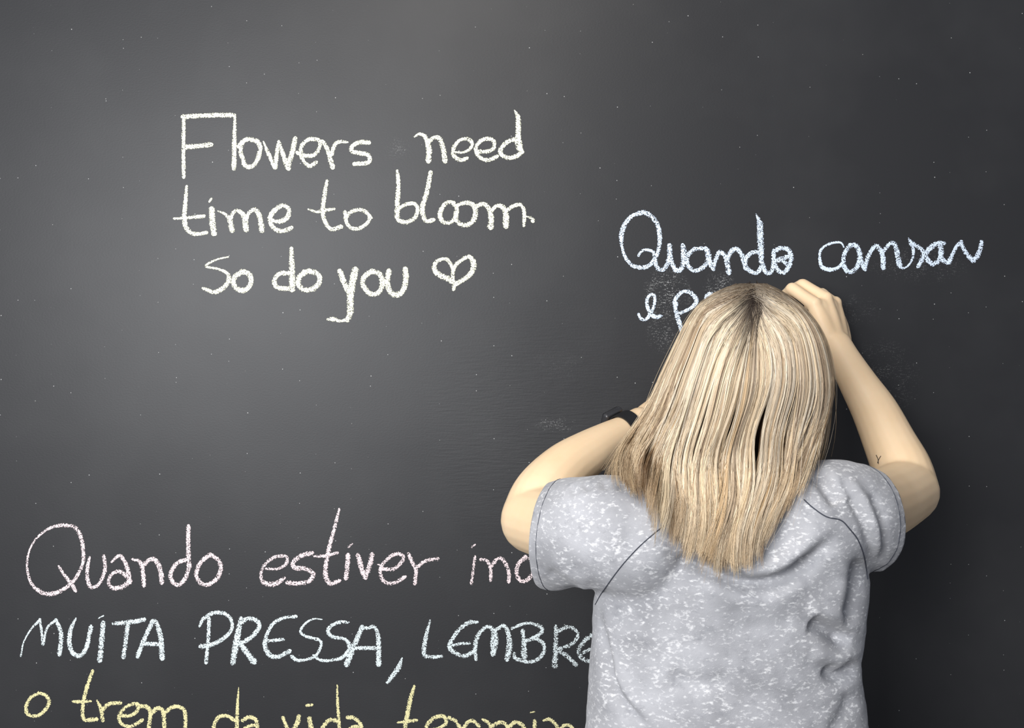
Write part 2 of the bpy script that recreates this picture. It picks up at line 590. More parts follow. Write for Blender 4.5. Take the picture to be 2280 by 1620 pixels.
word('word "you"', TC, [
    ([(1130, 250), (1160, 330), (1195, 400)], 40), ([(1243, 240), (1215, 370), (1207, 450), (1205, 560), (1187, 608)], (50, 54, 50, 46, 36)),
    ([(1187, 606), (1130, 618), (1080, 605), (1042, 606)], (26, 22, 34, 22)),
    ([(1365, 248), (1310, 290), (1302, 350), (1350, 412), (1410, 412), (1445, 350), (1430, 272), (1380, 250)], 38),
    ([(1495, 250), (1482, 330), (1510, 405), (1560, 422), (1605, 380), (1622, 300), (1618, 235)], 42)], C_cream, q1)
word('heart outline', TC, [
    ([(1975, 240), (1940, 167), (1890, 157), (1845, 182), (1835, 235), (1880, 278), (1940, 305), (1995, 342)], (24, 28, 26, 30, 36, 42, 40, 34)),
    ([(1975, 325), (1972, 260), (1990, 205), (2040, 162), (2095, 140), (2128, 190), (2110, 260), (2050, 310), (1990, 345), (1978, 380)], (24, 28, 32, 28, 34, 44, 40, 34, 34, 26))], C_cream, q1, 'chalk_heart')

q2 = empty('chalk_message', W(1780, 560, 0), 'pale blue cursive chalk handwriting "Quando cansar" directly above the blonde head', 'chalk writing')
word('word "Quando"', TD, [
    ([(395, 180), (300, 200), (215, 290), (170, 430), (182, 570), (220, 680), (290, 760), (390, 788), (480, 765), (545, 690), (590, 580), (602, 430), (575, 300), (510, 212), (430, 165), (365, 160)], (40, 44, 56, 56, 36, 40, 46, 50, 46, 48, 48, 54, 56, 52, 50, 24)),
    ([(365, 650), (400, 602), (470, 588), (530, 620), (552, 720)], (30, 34, 38, 44, 48)),
    ([(545, 660), (560, 760), (610, 815), (670, 780), (710, 680), (715, 545)], (50, 50, 50, 50, 60, 58)), ([(715, 640), (750, 760), (805, 825), (858, 780), (875, 650), (865, 545)], (50, 54, 54, 60, 66, 58)),
    ([(1115, 572), (1000, 580), (920, 650), (915, 750), (980, 818), (1060, 805), (1130, 740), (1155, 660), (1125, 575)], (46, 46, 54, 52, 50, 50, 54, 70, 50)), ([(1140, 600), (1165, 720), (1205, 800)], (60, 64, 50)),
    ([(1205, 780), (1240, 680), (1280, 612), (1340, 660), (1370, 760), (1382, 840)], (50, 50, 50, 56, 64, 60)), ([(1370, 680), (1420, 595), (1475, 580), (1530, 650), (1550, 720), (1570, 790)], 54),
    ([(1720, 612), (1640, 622), (1580, 680), (1575, 770), (1640, 838), (1710, 842), (1755, 760)], 50),
    ([(1690, 185), (1730, 290), (1738, 450), (1745, 600), (1752, 720), (1800, 840), (1860, 835), (1895, 740)], (12, 70, 72, 68, 60, 50, 50, 56)),
    ([(1890, 605), (1892, 720), (1940, 820), (2010, 838), (2070, 750), (2085, 650), (2040, 582), (1960, 568), (1905, 600)], 54),
    ([(1890, 730), (1980, 685), (2080, 660)], 54), ([(1985, 710), (2060, 770)], 44)], C_blue, q2, press=0.85)
word('word "cansar"', TE, [
    ([(500, 352), (470, 307), (400, 302), (310, 330), (240, 390), (230, 490), (260, 580), (340, 608), (430, 588), (490, 530)], (16, 22, 26, 28, 30, 34, 46, 48, 36, 36), 1.2),
    ([(570, 335), (512, 420), (495, 520), (530, 618), (600, 628), (660, 560), (680, 440), (640, 340), (570, 335)], 54), ([(665, 380), (700, 520), (735, 595)], 58),
    ([(735, 585), (780, 450), (850, 345), (900, 370), (940, 460), (945, 580)], (52, 50, 48, 54, 60, 60)), ([(930, 430), (990, 345), (1050, 303), (1090, 360), (1110, 470), (1130, 560)], (44, 46, 50, 54, 62, 62)),
    ([(1110, 540), (1160, 592), (1230, 560), (1280, 470), (1285, 380), (1260, 310), (1230, 252)], (40, 28, 22, 30, 36, 52, 14)),
    ([(1270, 310), (1380, 385), (1440, 490), (1500, 548)], (50, 50, 56, 50)), ([(1340, 570), (1400, 460), (1470, 370), (1560, 308), (1630, 312)], (44, 64, 62, 52, 40)),
    ([(1500, 548), (1570, 510), (1600, 420), (1585, 325)], (48, 52, 54, 60)), ([(1590, 420), (1620, 500), (1670, 528)], 52),
    ([(1690, 520), (1730, 430), (1775, 345), (1822, 300)], (56, 44, 42, 50)), ([(1822, 300), (1850, 370), (1900, 450), (1960, 505)], (46, 46, 54, 56)), ([(1960, 505), (2010, 450), (2040, 370), (2055, 298)], (56, 56, 54, 46))], C_blue, q2, press=0.85)
word('word beginning "e"', TD, [
    ([(365, 1315), (390, 1362), (440, 1375), (490, 1320), (538, 1220), (545, 1110), (500, 1092), (460, 1150), (465, 1230), (500, 1310), (560, 1345), (625, 1330)], (30, 36, 34, 40, 36, 36, 30, 38, 40, 44, 50, 26))], C_blue, q2)
word('word beginning "p", cut off by the hair', TD, [
    ([(790, 1200), (775, 1150), (850, 1068), (930, 1062), (1000, 1120), (1015, 1180), (960, 1240), (860, 1290), (815, 1310)], (44, 42, 40, 46, 52, 52, 40, 36, 40)), ([(768, 1180), (790, 1300), (850, 1490)], (44, 50, 56)),
    ([(1125, 1165), (1140, 1105), (1185, 1090), (1230, 1150), (1260, 1260)], 54)], C_blue, q2)

q3 = empty('chalk_message', W(640, 1260, 0), 'pink chalk line "Quando estiver" running behind the left sleeve', 'chalk writing', 'lines of the lower left chalk message')
word('word "Quando"', TF, [
    ([(560, 217), (460, 210), (340, 242), (230, 325), (162, 430), (132, 550), (138, 670), (180, 780), (260, 848), (340, 868), (450, 840), (560, 760), (630, 660), (668, 550), (665, 420), (640, 310), (600, 240), (555, 212)], (32, 36, 28, 22, 20, 24, 26, 32, 40, 44, 40, 34, 34, 34, 40, 38, 40, 24)), ([(435, 605), (490, 690), (560, 780), (592, 835)], (24, 34, 40, 36)),
    ([(728, 520), (708, 620), (710, 730), (740, 800), (800, 790), (850, 720), (878, 620), (866, 508)], (26, 38, 40, 36, 34, 36, 38, 34)),
    ([(942, 560), (1010, 502), (1060, 550), (1095, 640), (1112, 745)], (22, 38, 40, 44, 52)), ([(1080, 690), (1010, 652), (940, 680), (910, 750), (950, 810), (1040, 800), (1112, 750)], (54, 40, 34, 34, 40, 44, 50)),
    ([(1142, 535), (1210, 560), (1240, 650), (1250, 785)], (26, 38, 44, 40)), ([(1240, 600), (1300, 542), (1360, 545), (1410, 650), (1420, 755)], (40, 42, 44, 48, 46)),
    ([(1650, 540), (1560, 580), (1505, 680), (1530, 760), (1590, 780), (1650, 710), (1680, 620)], 42), ([(1675, 225), (1675, 420), (1682, 600)], (44, 44, 50)),
    ([(1880, 492), (1790, 570), (1752, 680), (1790, 760), (1860, 778), (1940, 730), (1985, 630), (1960, 540), (1890, 495)], 42)], C_pink, q3, press=0.9)
word('word "estiver"', TG, [
    ([(110, 488), (190, 490), (250, 460), (268, 412), (230, 392), (150, 412), (85, 480), (72, 560), (110, 600), (180, 600), (243, 560)], (18, 20, 24, 26, 26, 26, 24, 28, 36, 38, 26)),
    ([(448, 372), (370, 392), (312, 440), (322, 480), (410, 490), (460, 530), (430, 580), (350, 598), (272, 593)], 34),
    ([(655, 45), (620, 180), (580, 330), (557, 450), (555, 550), (590, 598), (655, 578)], (18, 30, 34, 34, 38, 34, 28)), ([(472, 395), (550, 392), (640, 370)], (18, 26, 22)),
    ([(720, 390), (715, 470), (705, 555)], 36), ([(725, 325), (750, 305)], 16),
    ([(797, 392), (820, 480), (848, 550)], 38), ([(850, 548), (880, 470), (900, 385)], 36),
    ([(985, 490), (1060, 490), (1120, 440), (1132, 395), (1080, 377), (1020, 412), (965, 480), (965, 540), (1000, 590), (1070, 593), (1145, 550)], 28), ([(947, 455), (975, 475)], 16),
    ([(1175, 382), (1205, 450), (1228, 500), (1220, 595)], 30), ([(1230, 480), (1300, 430), (1388, 415)], 28)], C_pink, q3, press=0.9)
word('word beginning "ino", cut off by the sleeve', TG, [
    ([(1668, 400), (1655, 500), (1642, 598)], 22), ([(1648, 325), (1667, 310)], 17),
    ([(1715, 420), (1760, 430), (1785, 490), (1785, 572)], 26), ([(1790, 470), (1840, 412), (1885, 430), (1922, 520), (1920, 582)], 30),
    ([(2040, 402), (1990, 460), (1980, 530), (2010, 578), (2060, 570), (2108, 500), (2100, 432), (2050, 404)], 32), ([(2115, 410), (2140, 470), (2150, 560), (2172, 572), (2200, 560)], 28)], C_pink, q3, press=0.8)

q4 = empty('chalk_message', W(680, 1425, 0), 'white chalk capitals "MUITA PRESSA, LEMBRE" between the pink and yellow lines', 'chalk writing', 'lines of the lower left chalk message')
word('word "MUITA"', TH, [
    ([(65, 478), (90, 360), (150, 250), (235, 158)], (16, 14, 17, 28)), ([(235, 158), (252, 270), (260, 375)], (28, 24, 26)), ([(265, 370), (300, 230), (378, 160)], (28, 22, 26)), ([(380, 162), (425, 290), (410, 460)], (34, 42, 42)),
    ([(555, 147), (515, 230), (497, 340), (520, 440), (590, 478), (650, 400), (690, 222)], (18, 36, 42, 44, 40, 40, 40)),
    ([(800, 190), (785, 350), (770, 515)], 46), ([(760, 142), (800, 122)], 14),
    ([(892, 190), (1020, 182), (1158, 155)], (30, 44, 42)), ([(1020, 190), (1000, 340), (980, 485)], 40),
    ([(1238, 172), (1160, 340), (1108, 478)], 42), ([(1238, 172), (1272, 185), (1310, 310), (1325, 495)], (40, 40, 46, 50)), ([(1150, 370), (1300, 375)], 40)], C_white, q4, press=0.92)
word('word "PRESSA" with comma', TH, [
    ([(1660, 212), (1690, 150), (1780, 97), (1880, 102), (1940, 160), (1940, 250), (1860, 330), (1760, 380), (1672, 395)], (24, 34, 36, 36, 34, 34, 38, 40, 44)), ([(1742, 150), (1735, 330), (1715, 535)], 34),
    ([(2025, 145), (1990, 330), (1955, 535)], (34, 60, 50)), ([(2020, 190), (2080, 147), (2160, 162), (2188, 220), (2120, 310), (2012, 370)], 40), ([(2022, 375), (2080, 450), (2138, 525)], (44, 52, 60)),
    ([(512, 187), (380, 197), (250, 252), (170, 350), (122, 480), (122, 590), (190, 690), (290, 700), (430, 632)], (44, 44, 46, 48, 54, 64, 62, 56, 56), 0.95, TI), ([(150, 500), (250, 490), (350, 480)], 44, 0.9, TI),
    ([(850, 222), (740, 217), (640, 272), (572, 370), (620, 430), (740, 465), (830, 500), (832, 580), (770, 690), (650, 738), (530, 748), (462, 700)], (14, 22, 28, 36, 38, 40, 42, 38, 38, 38, 42, 46), 1.1, TI),
    ([(1188, 260), (1080, 257), (960, 312), (930, 390), (1000, 450), (1130, 472), (1200, 540), (1190, 630), (1100, 718), (950, 750), (830, 745), (748, 690)], (34, 44, 48, 50, 46, 46, 56, 60, 50, 40, 40, 44), 0.95, TI),
    ([(1365, 325), (1290, 500), (1170, 795)], (60, 64, 76), 0.95, TI), ([(1365, 325), (1440, 335), (1510, 315), (1560, 380), (1580, 520), (1580, 790)], (50, 42, 46, 50, 64, 74), 0.9, TI), ([(1250, 590), (1400, 590), (1560, 590)], 54, 0.95, TI),
    ([(1880, 725), (1830, 850), (1700, 1025)], (26, 66, 56), 0.85, TI)], C_white, q4, press=0.92)
word('word "LEMBRE", last letter behind the shirt', TJ, [
    ([(298, 215), (250, 400), (228, 560), (260, 628), (430, 628)], (26, 50, 54, 46, 38)),
    ([(838, 230), (740, 237), (630, 322), (560, 420), (522, 510), (580, 580), (690, 620), (790, 580)], (36, 52, 50, 50, 56, 52, 50, 50)), ([(530, 505), (650, 480), (748, 475)], 36),
    ([(828, 655), (820, 500), (860, 370), (960, 282), (1030, 330), (1042, 450), (1025, 590)], (40, 52, 50, 46, 60, 96, 66)), ([(1060, 320), (1150, 272), (1200, 360), (1215, 500), (1190, 650)], (44, 50, 58, 72, 66)),
    ([(1245, 305), (1340, 262), (1450, 242), (1570, 282), (1590, 340), (1500, 410), (1380, 455)], (36, 36, 36, 46, 46, 50, 44)), ([(1500, 410), (1600, 470), (1612, 570), (1540, 660), (1430, 688), (1290, 650), (1272, 600)], 46), ([(1370, 335), (1380, 450), (1385, 615)], (50, 56, 76)),
    ([(1750, 285), (1750, 450), (1738, 725)], (46, 56, 76), 0.6), ([(1770, 340), (1880, 287), (1980, 322), (2000, 400), (1920, 490), (1790, 540)], 48, 0.5), ([(1800, 570), (1900, 640), (1978, 718)], 52, 0.6),
    ([(2230, 350), (2150, 390), (2070, 460), (2015, 560), (2045, 640), (2130, 680), (2220, 690)], 56, 0.5), ([(2050, 590), (2140, 545)], 40, 0.5)], C_white, q4, press=0.8)

q5 = empty('chalk_message', W(680, 1590, 0), 'yellow chalk line "o trem da vida" cut off by the photo\'s bottom edge', 'chalk writing', 'lines of the lower left chalk message')
word('word "o"', TH, [
    ([(235, 808), (150, 852), (112, 940), (132, 1000), (210, 1012), (290, 950), (318, 880), (285, 828), (225, 808)], (26, 30, 34, 34, 32, 34, 32, 32, 26))], C_yellow, q5)
word('word "trem"', TH, [
    ([(705, 612), (660, 740), (625, 880), (615, 1000), (640, 1048), (735, 1042)], (26, 36, 36, 34, 36, 40)), ([(532, 885), (610, 887), (685, 882)], (26, 30, 24)),
    ([(745, 878), (780, 950), (795, 1050)], (18, 34, 34)), ([(790, 960), (850, 907), (948, 897)], 36),
    ([(965, 1010), (1040, 1010), (1100, 970), (1112, 912), (1060, 907), (990, 942), (940, 1010), (960, 1080), (1030, 1108), (1100, 1080), (1145, 1050)], 32),
    ([(1110, 925), (1180, 930), (1218, 980), (1205, 1120), (1200, 1150)], 38), ([(1220, 1000), (1280, 945), (1330, 970), (1345, 1120), (1345, 1150)], 38), ([(1350, 985), (1420, 932), (1500, 942), (1530, 1000), (1530, 1150)], 36)], C_yellow, q5)
word('word "da"', TH, [
    ([(1965, 1050), (1900, 1012), (1830, 1022), (1792, 1080), (1785, 1150), (1830, 1200), (1920, 1180), (1985, 1130)], 34), ([(2005, 762), (1995, 920), (1990, 1120), (1995, 1190)], (10, 30, 38, 38)),
    ([(2045, 1050), (2100, 1022), (2160, 1050), (2172, 1120), (2180, 1190)], 36), ([(2150, 1092), (2080, 1110), (2040, 1160), (2100, 1200), (2170, 1160)], 30)], C_yellow, q5)
word('word "vida"', TI, [
    ([(350, 1492), (380, 1570), (430, 1700)], 48), ([(550, 1475), (530, 1560), (440, 1700)], (60, 62, 50)), ([(690, 1505), (702, 1570), (720, 1720)], 62), ([(658, 1330), (718, 1322)], 38),
    ([(1050, 1535), (960, 1512), (890, 1570), (850, 1660), (900, 1740), (1000, 1720)], 54), ([(1047, 1070), (1050, 1250), (1060, 1420), (1080, 1700)], (20, 36, 42, 50)),
    ([(1185, 1485), (1260, 1492), (1340, 1560), (1362, 1650), (1380, 1740)], 50), ([(1330, 1600), (1250, 1605), (1190, 1660), (1260, 1740), (1350, 1690)], 42)], C_yellow, q5)
word('word beginning "termin", running behind the shirt', TJ, [
    ([(115, 972), (70, 1130), (30, 1330), (10, 1460), (60, 1560)], (34, 50, 56, 54, 46)), ([(-75, 1388), (40, 1375), (140, 1362)], (20, 40, 36)),
    ([(300, 1470), (400, 1450), (480, 1400), (470, 1330), (420, 1312), (330, 1345), (255, 1440), (300, 1540), (430, 1540)], (30, 34, 44, 44, 48, 46, 46, 40, 40)),
    ([(520, 1332), (590, 1370), (640, 1450), (650, 1550)], 44), ([(685, 1450), (740, 1378), (800, 1372), (860, 1425)], 44),
    ([(905, 1352), (960, 1382), (1010, 1450), (1030, 1550)], (26, 40, 48, 48)), ([(1030, 1420), (1090, 1390), (1150, 1392), (1195, 1450), (1200, 1550)], 46), ([(1210, 1440), (1280, 1385), (1345, 1405), (1385, 1455), (1390, 1550)], 46),
    ([(1505, 1375), (1505, 1540)], 46), ([(1457, 1272), (1500, 1265)], 18),
    ([(1612, 1362), (1670, 1350), (1730, 1390), (1770, 1450), (1780, 1550)], (30, 42, 42, 44, 44)), ([(1800, 1470), (1840, 1425), (1900, 1420), (1940, 1455), (1950, 1550)], 40)], C_yellow, q5)

# ---------------------------------------------------------------- person
person = empty('person', (0.26, -0.40, 0.0), 'blonde person from behind in grey acid-wash T-shirt, arms raised, writing on the board', 'person')


def limb(bm, rows, **kw):
    add_tube(bm, [(W(a, b, y), r) for a, b, y, r in rows], **kw)


YC = -0.385   # depth of the middle of the torso


def torso_ring(py, xl, xr, back, front, inset=0.0, e=2.35, yc=YC):
    a, b = W(xl, py, yc), W(xr, py, yc)
    return ring_ellipse((a.x + b.x) / 2, yc, a.z, (b.x - a.x) / 2 - inset, back - inset, front - inset, e=e)


TORSO = [(1860, 1270, 1960, .108, .10), (1740, 1285, 1945, .104, .10), (1620, 1304, 1924, .100, .10), (1500, 1310, 1912, .098, .105),
         (1420, 1316, 1914, .100, .11), (1345, 1322, 1924, .104, .115), (1280, 1334, 1928, .108, .11),
         (1210, 1352, 1912, .108, .10), (1150, 1378, 1885, .102, .09), (1105, 1420, 1850, .088, .075), (1075, 1470, 1800, .068, .055), (1058, 1530, 1750, .05, .04)]

R_ARM = [(1860, 1165, -0.42, .052), (1915, 1140, -0.385, .050), (1972, 1118, -0.31, .047), (2018, 1092, -0.245, .045)]
R_FORE = [(2020, 1090, -0.24, .043), (2006, 1040, -0.222, .0415), (1981, 985, -0.20, .0375), (1948, 915, -0.17, .0335), (1912, 855, -0.145, .0285), (1880, 800, -0.12, .0245), (1862, 768, -0.105, .0235)]
L_ARM = [(1380, 1190, -0.42, .052), (1305, 1180, -0.385, .050), (1240, 1170, -0.32, .049), (1188, 1156, -0.268, .0475)]
L_FORE = [(1188, 1152, -0.267, .0455), (1210, 1100, -0.247, .0440), (1258, 1045, -0.215, .039), (1310, 1008, -0.185, .034), (1352, 980, -0.16, .028), (1392, 957, -0.135, .0235), (1425, 940, -0.115, .024)]

bm = bmesh.new()
add_rings(bm, [torso_ring(*t, inset=0.036) for t in TORSO])
limb(bm, R_ARM); limb(bm, R_FORE)
limb(bm, L_ARM); limb(bm, L_FORE)
# neck and head (facing the wall)
HC = Vector((0.303, -0.345, 1.468))
limb(bm, [(1630, 1110, -0.40, .058), (1640, 1040, -0.385, .052), (1645, 960, -0.36, .050)])
yaw = Matrix.Rotation(math.radians(14), 4, 'Z')


def hp(x, y, z):
    return HC + (yaw @ Vector((x, y, z)))


add_ball(bm, hp(0, -0.008, 0.012), 0.1, 0.73, 0.88, 0.79, yaw)       # skull
add_ball(bm, hp(0, 0.030, -0.035), 0.1, 0.60, 0.58, 0.74, yaw)       # face
add_ball(bm, hp(0, 0.062, -0.090), 0.024, 1.15, 0.9, 0.9, yaw)       # chin
for s in (-1, 1):
    add_ball(bm, hp(s * 0.040, 0.052, -0.038), 0.026, 1, 0.9, 1, yaw)   # cheek
    add_ball(bm, hp(s * 0.028, 0.072, 0.017), 0.013, 1.5, 0.7, 0.6, yaw)   # brow
    add_ball(bm, hp(s * 0.048, 0.03, -0.07), 0.02, 0.9, 1.4, 0.9, yaw)   # jaw
    # ear: rim and lobe
    add_tube(bm, [(hp(s * 0.074, 0.0, -0.045), .006), (hp(s * 0.083, -0.010, -0.020), .006), (hp(s * 0.085, -0.010, 0.006), .006), (hp(s * 0.080, 0.004, 0.014), .006), (hp(s * 0.074, 0.012, 0.0), .005)], seg=10)
    add_ball(bm, hp(s * 0.074, 0.0, -0.02), 0.016, 0.4, 0.8, 1.3, yaw)
add_tube(bm, [(hp(0, 0.086, 0.010), .008), (hp(0, 0.098, -0.012), .009), (hp(0, 0.108, -0.032), .012)], seg=12)   # nose
for s in (-1, 1):
    add_ball(bm, hp(s * 0.011, 0.096, -0.035), 0.009, rot=yaw)
add_ball(bm, hp(0, 0.086, -0.062), 0.016, 1.5, 0.7, 0.7, yaw)   # mouth mound
# hips and legs
for s, fx in ((-1, 0.17), (1, 0.352)):
    add_tube(bm, [(Vector((0.262 + s * 0.085, -0.385, 0.86)), .088), (Vector((fx, -0.385, 0.66)), .075), (Vector((fx, -0.38, 0.47)), .055), (Vector((fx, -0.40, 0.33)), .052), (Vector((fx, -0.40, 0.10)), .036), (Vector((fx, -0.40, 0.055)), .035)])
    add_tube(bm, [(Vector((fx, -0.43, 0.045)), .03), (Vector((fx, -0.36, 0.04)), .032), (Vector((fx, -0.27, 0.03)), .024)], flat=Vector((0, 0, 1)), flat_ratio=.8)

# right hand: back towards the camera, fingers curled round the chalk at the wall
wr = W(1862, 768, -0.105)
mcp = [W(1812, 676, -0.092), W(1837, 664, -0.078), W(1857, 674, -0.060), W(1864, 696, -0.044)]
pal_n = (mcp[3] - mcp[0]).cross(wr - mcp[1]).normalized()
heel = [W(1845, 748, -0.104), W(1858, 748, -0.10), W(1868, 752, -0.092), W(1874, 757, -0.083)]
for i in range(4):
    midp = heel[i].lerp(mcp[i], 0.5)
    add_tube(bm, [(wr.lerp(heel[i], .6), .0175), (heel[i], .0155), (midp, .0145), (mcp[i], .0112 if i < 3 else .010)], seg=14)
    if i < 3:
        add_tube(bm, [(heel[i].lerp(heel[i + 1], .5), .015), (mcp[i].lerp(mcp[i + 1], .5).lerp(heel[i], .12), .0118)], seg=12)
    add_ball(bm, mcp[i] + Vector((0.001, -0.002, 0.0)), .0110 if i < 3 else .0095)
fingers = [
    ([mcp[0], W(1764, 642, -0.066), W(1748, 656, -0.038), W(1753, 674, -0.022)], (.0118, .0105, .0088, .0070)),
    ([mcp[1], W(1787, 634, -0.052), W(1766, 642, -0.028), W(1761, 662, -0.016)], (.0118, .0106, .0088, .0070)),
    ([mcp[2], W(1830, 652, -0.034), W(1808, 664, -0.018), W(1798, 684, -0.016)], (.0100, .0090, .0080, .0066)),
    ([mcp[3], W(1846, 682, -0.026), W(1826, 690, -0.014), W(1816, 706, -0.015)], (.0090, .0080, .0070, .0058)),
]
for pts, rr in fingers:
    for a, b, ra, rb in zip(pts[:-1], pts[1:], rr[:-1], rr[1:]):
        add_tube(bm, [(a, ra), (a.lerp(b, .5), (ra + rb) / 2 * .94), (b, rb)], seg=14)
th = [W(1842, 742, -0.10), W(1812, 722, -0.088), W(1786, 700, -0.060), W(1762, 684, -0.036), W(1756, 668, -0.018)]
for a, b, ra, rb in zip(th[:-1], th[1:], (.016, .0135, .0105, .0092), (.0135, .0105, .0092, .0072)):
    add_tube(bm, [(a, ra), (a.lerp(b, .5), (ra + rb) / 2 * .95), (b, rb)], seg=14)

# left hand: resting on the wall, mostly behind the hair
lw = W(1425, 940, -0.115)
lm = [W(1510, 868, -0.040), W(1520, 890, -0.034), W(1524, 912, -0.031), W(1522, 934, -0.030)]
lh = [W(1440, 918, -0.098), W(1446, 926, -0.092), W(1450, 936, -0.09), W(1452, 948, -0.088)]
for i in range(4):
    add_tube(bm, [(lw.lerp(lh[i], .5), .017), (lh[i], .0155), (lh[i].lerp(lm[i], .5), .0142), (lm[i], .0112 if i < 3 else .0098)], seg=14)
lf = [([lm[0], W(1556, 836, -0.030), W(1580, 818, -0.018), W(1594, 806, -0.010)], (.0102, .009, .008, .0066)),
      ([lm[1], W(1574, 866, -0.028), W(1602, 852, -0.017), W(1620, 842, -0.010)], (.0102, .009, .008, .0066)),
      ([lm[2], W(1576, 898, -0.026), W(1604, 890, -0.016), W(1620, 884, -0.010)], (.0098, .0088, .0078, .0065)),
      ([lm[3], W(1566, 932, -0.024), W(1588, 930, -0.015), W(1602, 928, -0.009)], (.0088, .0078, .0068, .0058)),
      ([W(1448, 912, -0.095), W(1470, 878, -0.070), W(1490, 846, -0.045), W(1506, 822, -0.022), W(1514, 808, -0.011)], (.014, .012, .0105, .0092, .0072))]
for pts, rr in lf:
    for a, b, ra, rb in zip(pts[:-1], pts[1:], rr[:-1], rr[1:]):
        add_tube(bm, [(a, ra), (a.lerp(b, .5), (ra + rb) / 2 * .94), (b, rb)], seg=14)

body_mesh = fuse(bm, 0.0026, 7, 0.5)
body_mesh.name = 'body'
body = link('body', body_mesh, M_skin, person)
bm = bmesh.new(); bm.from_mesh(body_mesh)
body_bvh = BVHTree.FromBMesh(bm)
bm.free()

# eyes, brows, lips, finger nails
for s in (-1, 1):
    b = bmesh.new(); add_ball(b, hp(s * 0.030, 0.0635, 0.002), 0.0115)
    me = bpy.data.meshes.new('eye'); b.to_mesh(me); b.free(); smooth(me)
    e = link('eye', me, M_eye, person)
    b = bmesh.new(); add_ball(b, hp(s * 0.030, 0.0722, 0.002), 0.005, 1, 0.75, 1, yaw)
    me = bpy.data.meshes.new('iris'); b.to_mesh(me); b.free(); smooth(me)
    link('iris', me, M_iris, e)
    b = bmesh.new(); add_tube(b, [(hp(s * 0.014, 0.0805, 0.020), .0022), (hp(s * 0.030, 0.0795, 0.024), .0024), (hp(s * 0.046, 0.068, 0.019), .0016)], seg=10)
    me = bpy.data.meshes.new('eyebrow'); b.to_mesh(me); b.free(); smooth(me)
    link('eyebrow', me, M_lash, person)
b = bmesh.new()
add_tube(b, [(hp(-0.022, 0.0895, -0.062), .002), (hp(-0.008, 0.097, -0.0585), .0042), (hp(0.008, 0.097, -0.0585), .0042), (hp(0.022, 0.0895, -0.062), .002)], seg=12)
add_tube(b, [(hp(-0.020, 0.0895, -0.064), .002), (hp(0.0, 0.096, -0.068), .0052), (hp(0.020, 0.0895, -0.064), .002)], seg=12)
me = bpy.data.meshes.new('lips'); b.to_mesh(me); b.free(); smooth(me)
link('lips', me, M_lip, person)

# ---------------------------------------------------------------- T-shirt
bm = bmesh.new()
add_rings(bm, [torso_ring(*t) for t in TORSO])
L_SLV = [(1430, 1200, -0.425, .075), (1350, 1182, -0.415, .071), (1290, 1186, -0.385, .0715), (1240, 1192, -0.345, .071), (1190, 1190, -0.30, .067)]
R_SLV = [(1790, 1170, -0.425, .075), (1850, 1146, -0.415, .070), (1900, 1150, -0.39, .069), (1945, 1158, -0.355, .0665), (1985, 1160, -0.315, .063)]
limb(bm, L_SLV, seg=28)
limb(bm, R_SLV, seg=28)
shirt_mesh = fuse(bm, 0.0042, 12, 0.5)

# folds: lines drawn on the cloth, pushed in (negative) or out (positive)
FOLDS = [
    ([(1500, 1232), (1560, 1258), (1620, 1287), (1680, 1300), (1740, 1288), (1790, 1254), (1855, 1200)], -.022, 12),
    ([(1480, 1205), (1560, 1232), (1620, 1258), (1680, 1270), (1740, 1256), (1790, 1220), (1840, 1175)], .012, 17),
    ([(1560, 1295), (1640, 1325), (1720, 1330), (1800, 1290)], .005, 20),
    ([(1800, 1385), (1845, 1405), (1895, 1436)], -.018, 14), ([(1790, 1350), (1850, 1370), (1915, 1405)], .007, 14),
    ([(1835, 1485), (1870, 1508), (1915, 1478)], -.016, 11), ([(1800, 1450), (1860, 1465), (1920, 1440)], .006, 13),
    ([(1326, 1350), (1345, 1440), (1372, 1540), (1445, 1625)], -.010, 9), ([(1340, 1350), (1362, 1440), (1390, 1535), (1460, 1615)], .005, 9),
    ([(1865, 1060), (1900, 1110), (1935, 1190), (1945, 1275)], -.007, 9), ([(1880, 1060), (1920, 1110), (1953, 1190), (1962, 1270)], .005, 8),
    ([(1935, 1090), (1962, 1140), (1968, 1215), (1955, 1272)], -.006, 7),
    ([(1815, 1040), (1850, 1090), (1872, 1122)], -.016, 12), ([(1835, 1040), (1870, 1085), (1890, 1120)], .006, 11),
    ([(1912, 1240), (1906, 1320), (1886, 1400)], -.013, 12), ([(1880, 1240), (1872, 1320), (1850, 1380)], .004, 14),
    ([(1480, 1500), (1560, 1522), (1640, 1515)], -.006, 16), ([(1600, 1385), (1700, 1395), (1780, 1380)], -.003, 16),
    ([(1620, 1560), (1720, 1548), (1800, 1562)], -.003, 16), ([(1215, 1270), (1250, 1296), (1300, 1320)], -.005, 10),
    ([(1225, 1240), (1270, 1275), (1320, 1300)], .004, 12), ([(1900, 1540), (1880, 1590), (1850, 1640)], -.006, 12),
    ([(1300, 1075), (1315, 1092)], -.004, 7), ([(1345, 1066), (1350, 1090)], -.004, 7), ([(1385, 1072), (1385, 1095)], -.004, 7), ([(1270, 1082), (1290, 1100)], -.003, 7),
    ([(1430, 1085), (1420, 1110)], -.004, 8),
]
nv = len(shirt_mesh.vertices)
co = np.empty(nv * 3); shirt_mesh.vertices.foreach_get('co', co); co = co.reshape(-1, 3)
no = np.empty(nv * 3); shirt_mesh.vertices.foreach_get('normal', no); no = no.reshape(-1, 3)
dd = D + co[:, 1]
PX = 1140 + co[:, 0] * F / dd
PY = 810 - (co[:, 2] - H) * F / dd
facing = np.clip((-no[:, 1] + 0.15) / 0.4, 0, 1)
disp = np.zeros(nv)
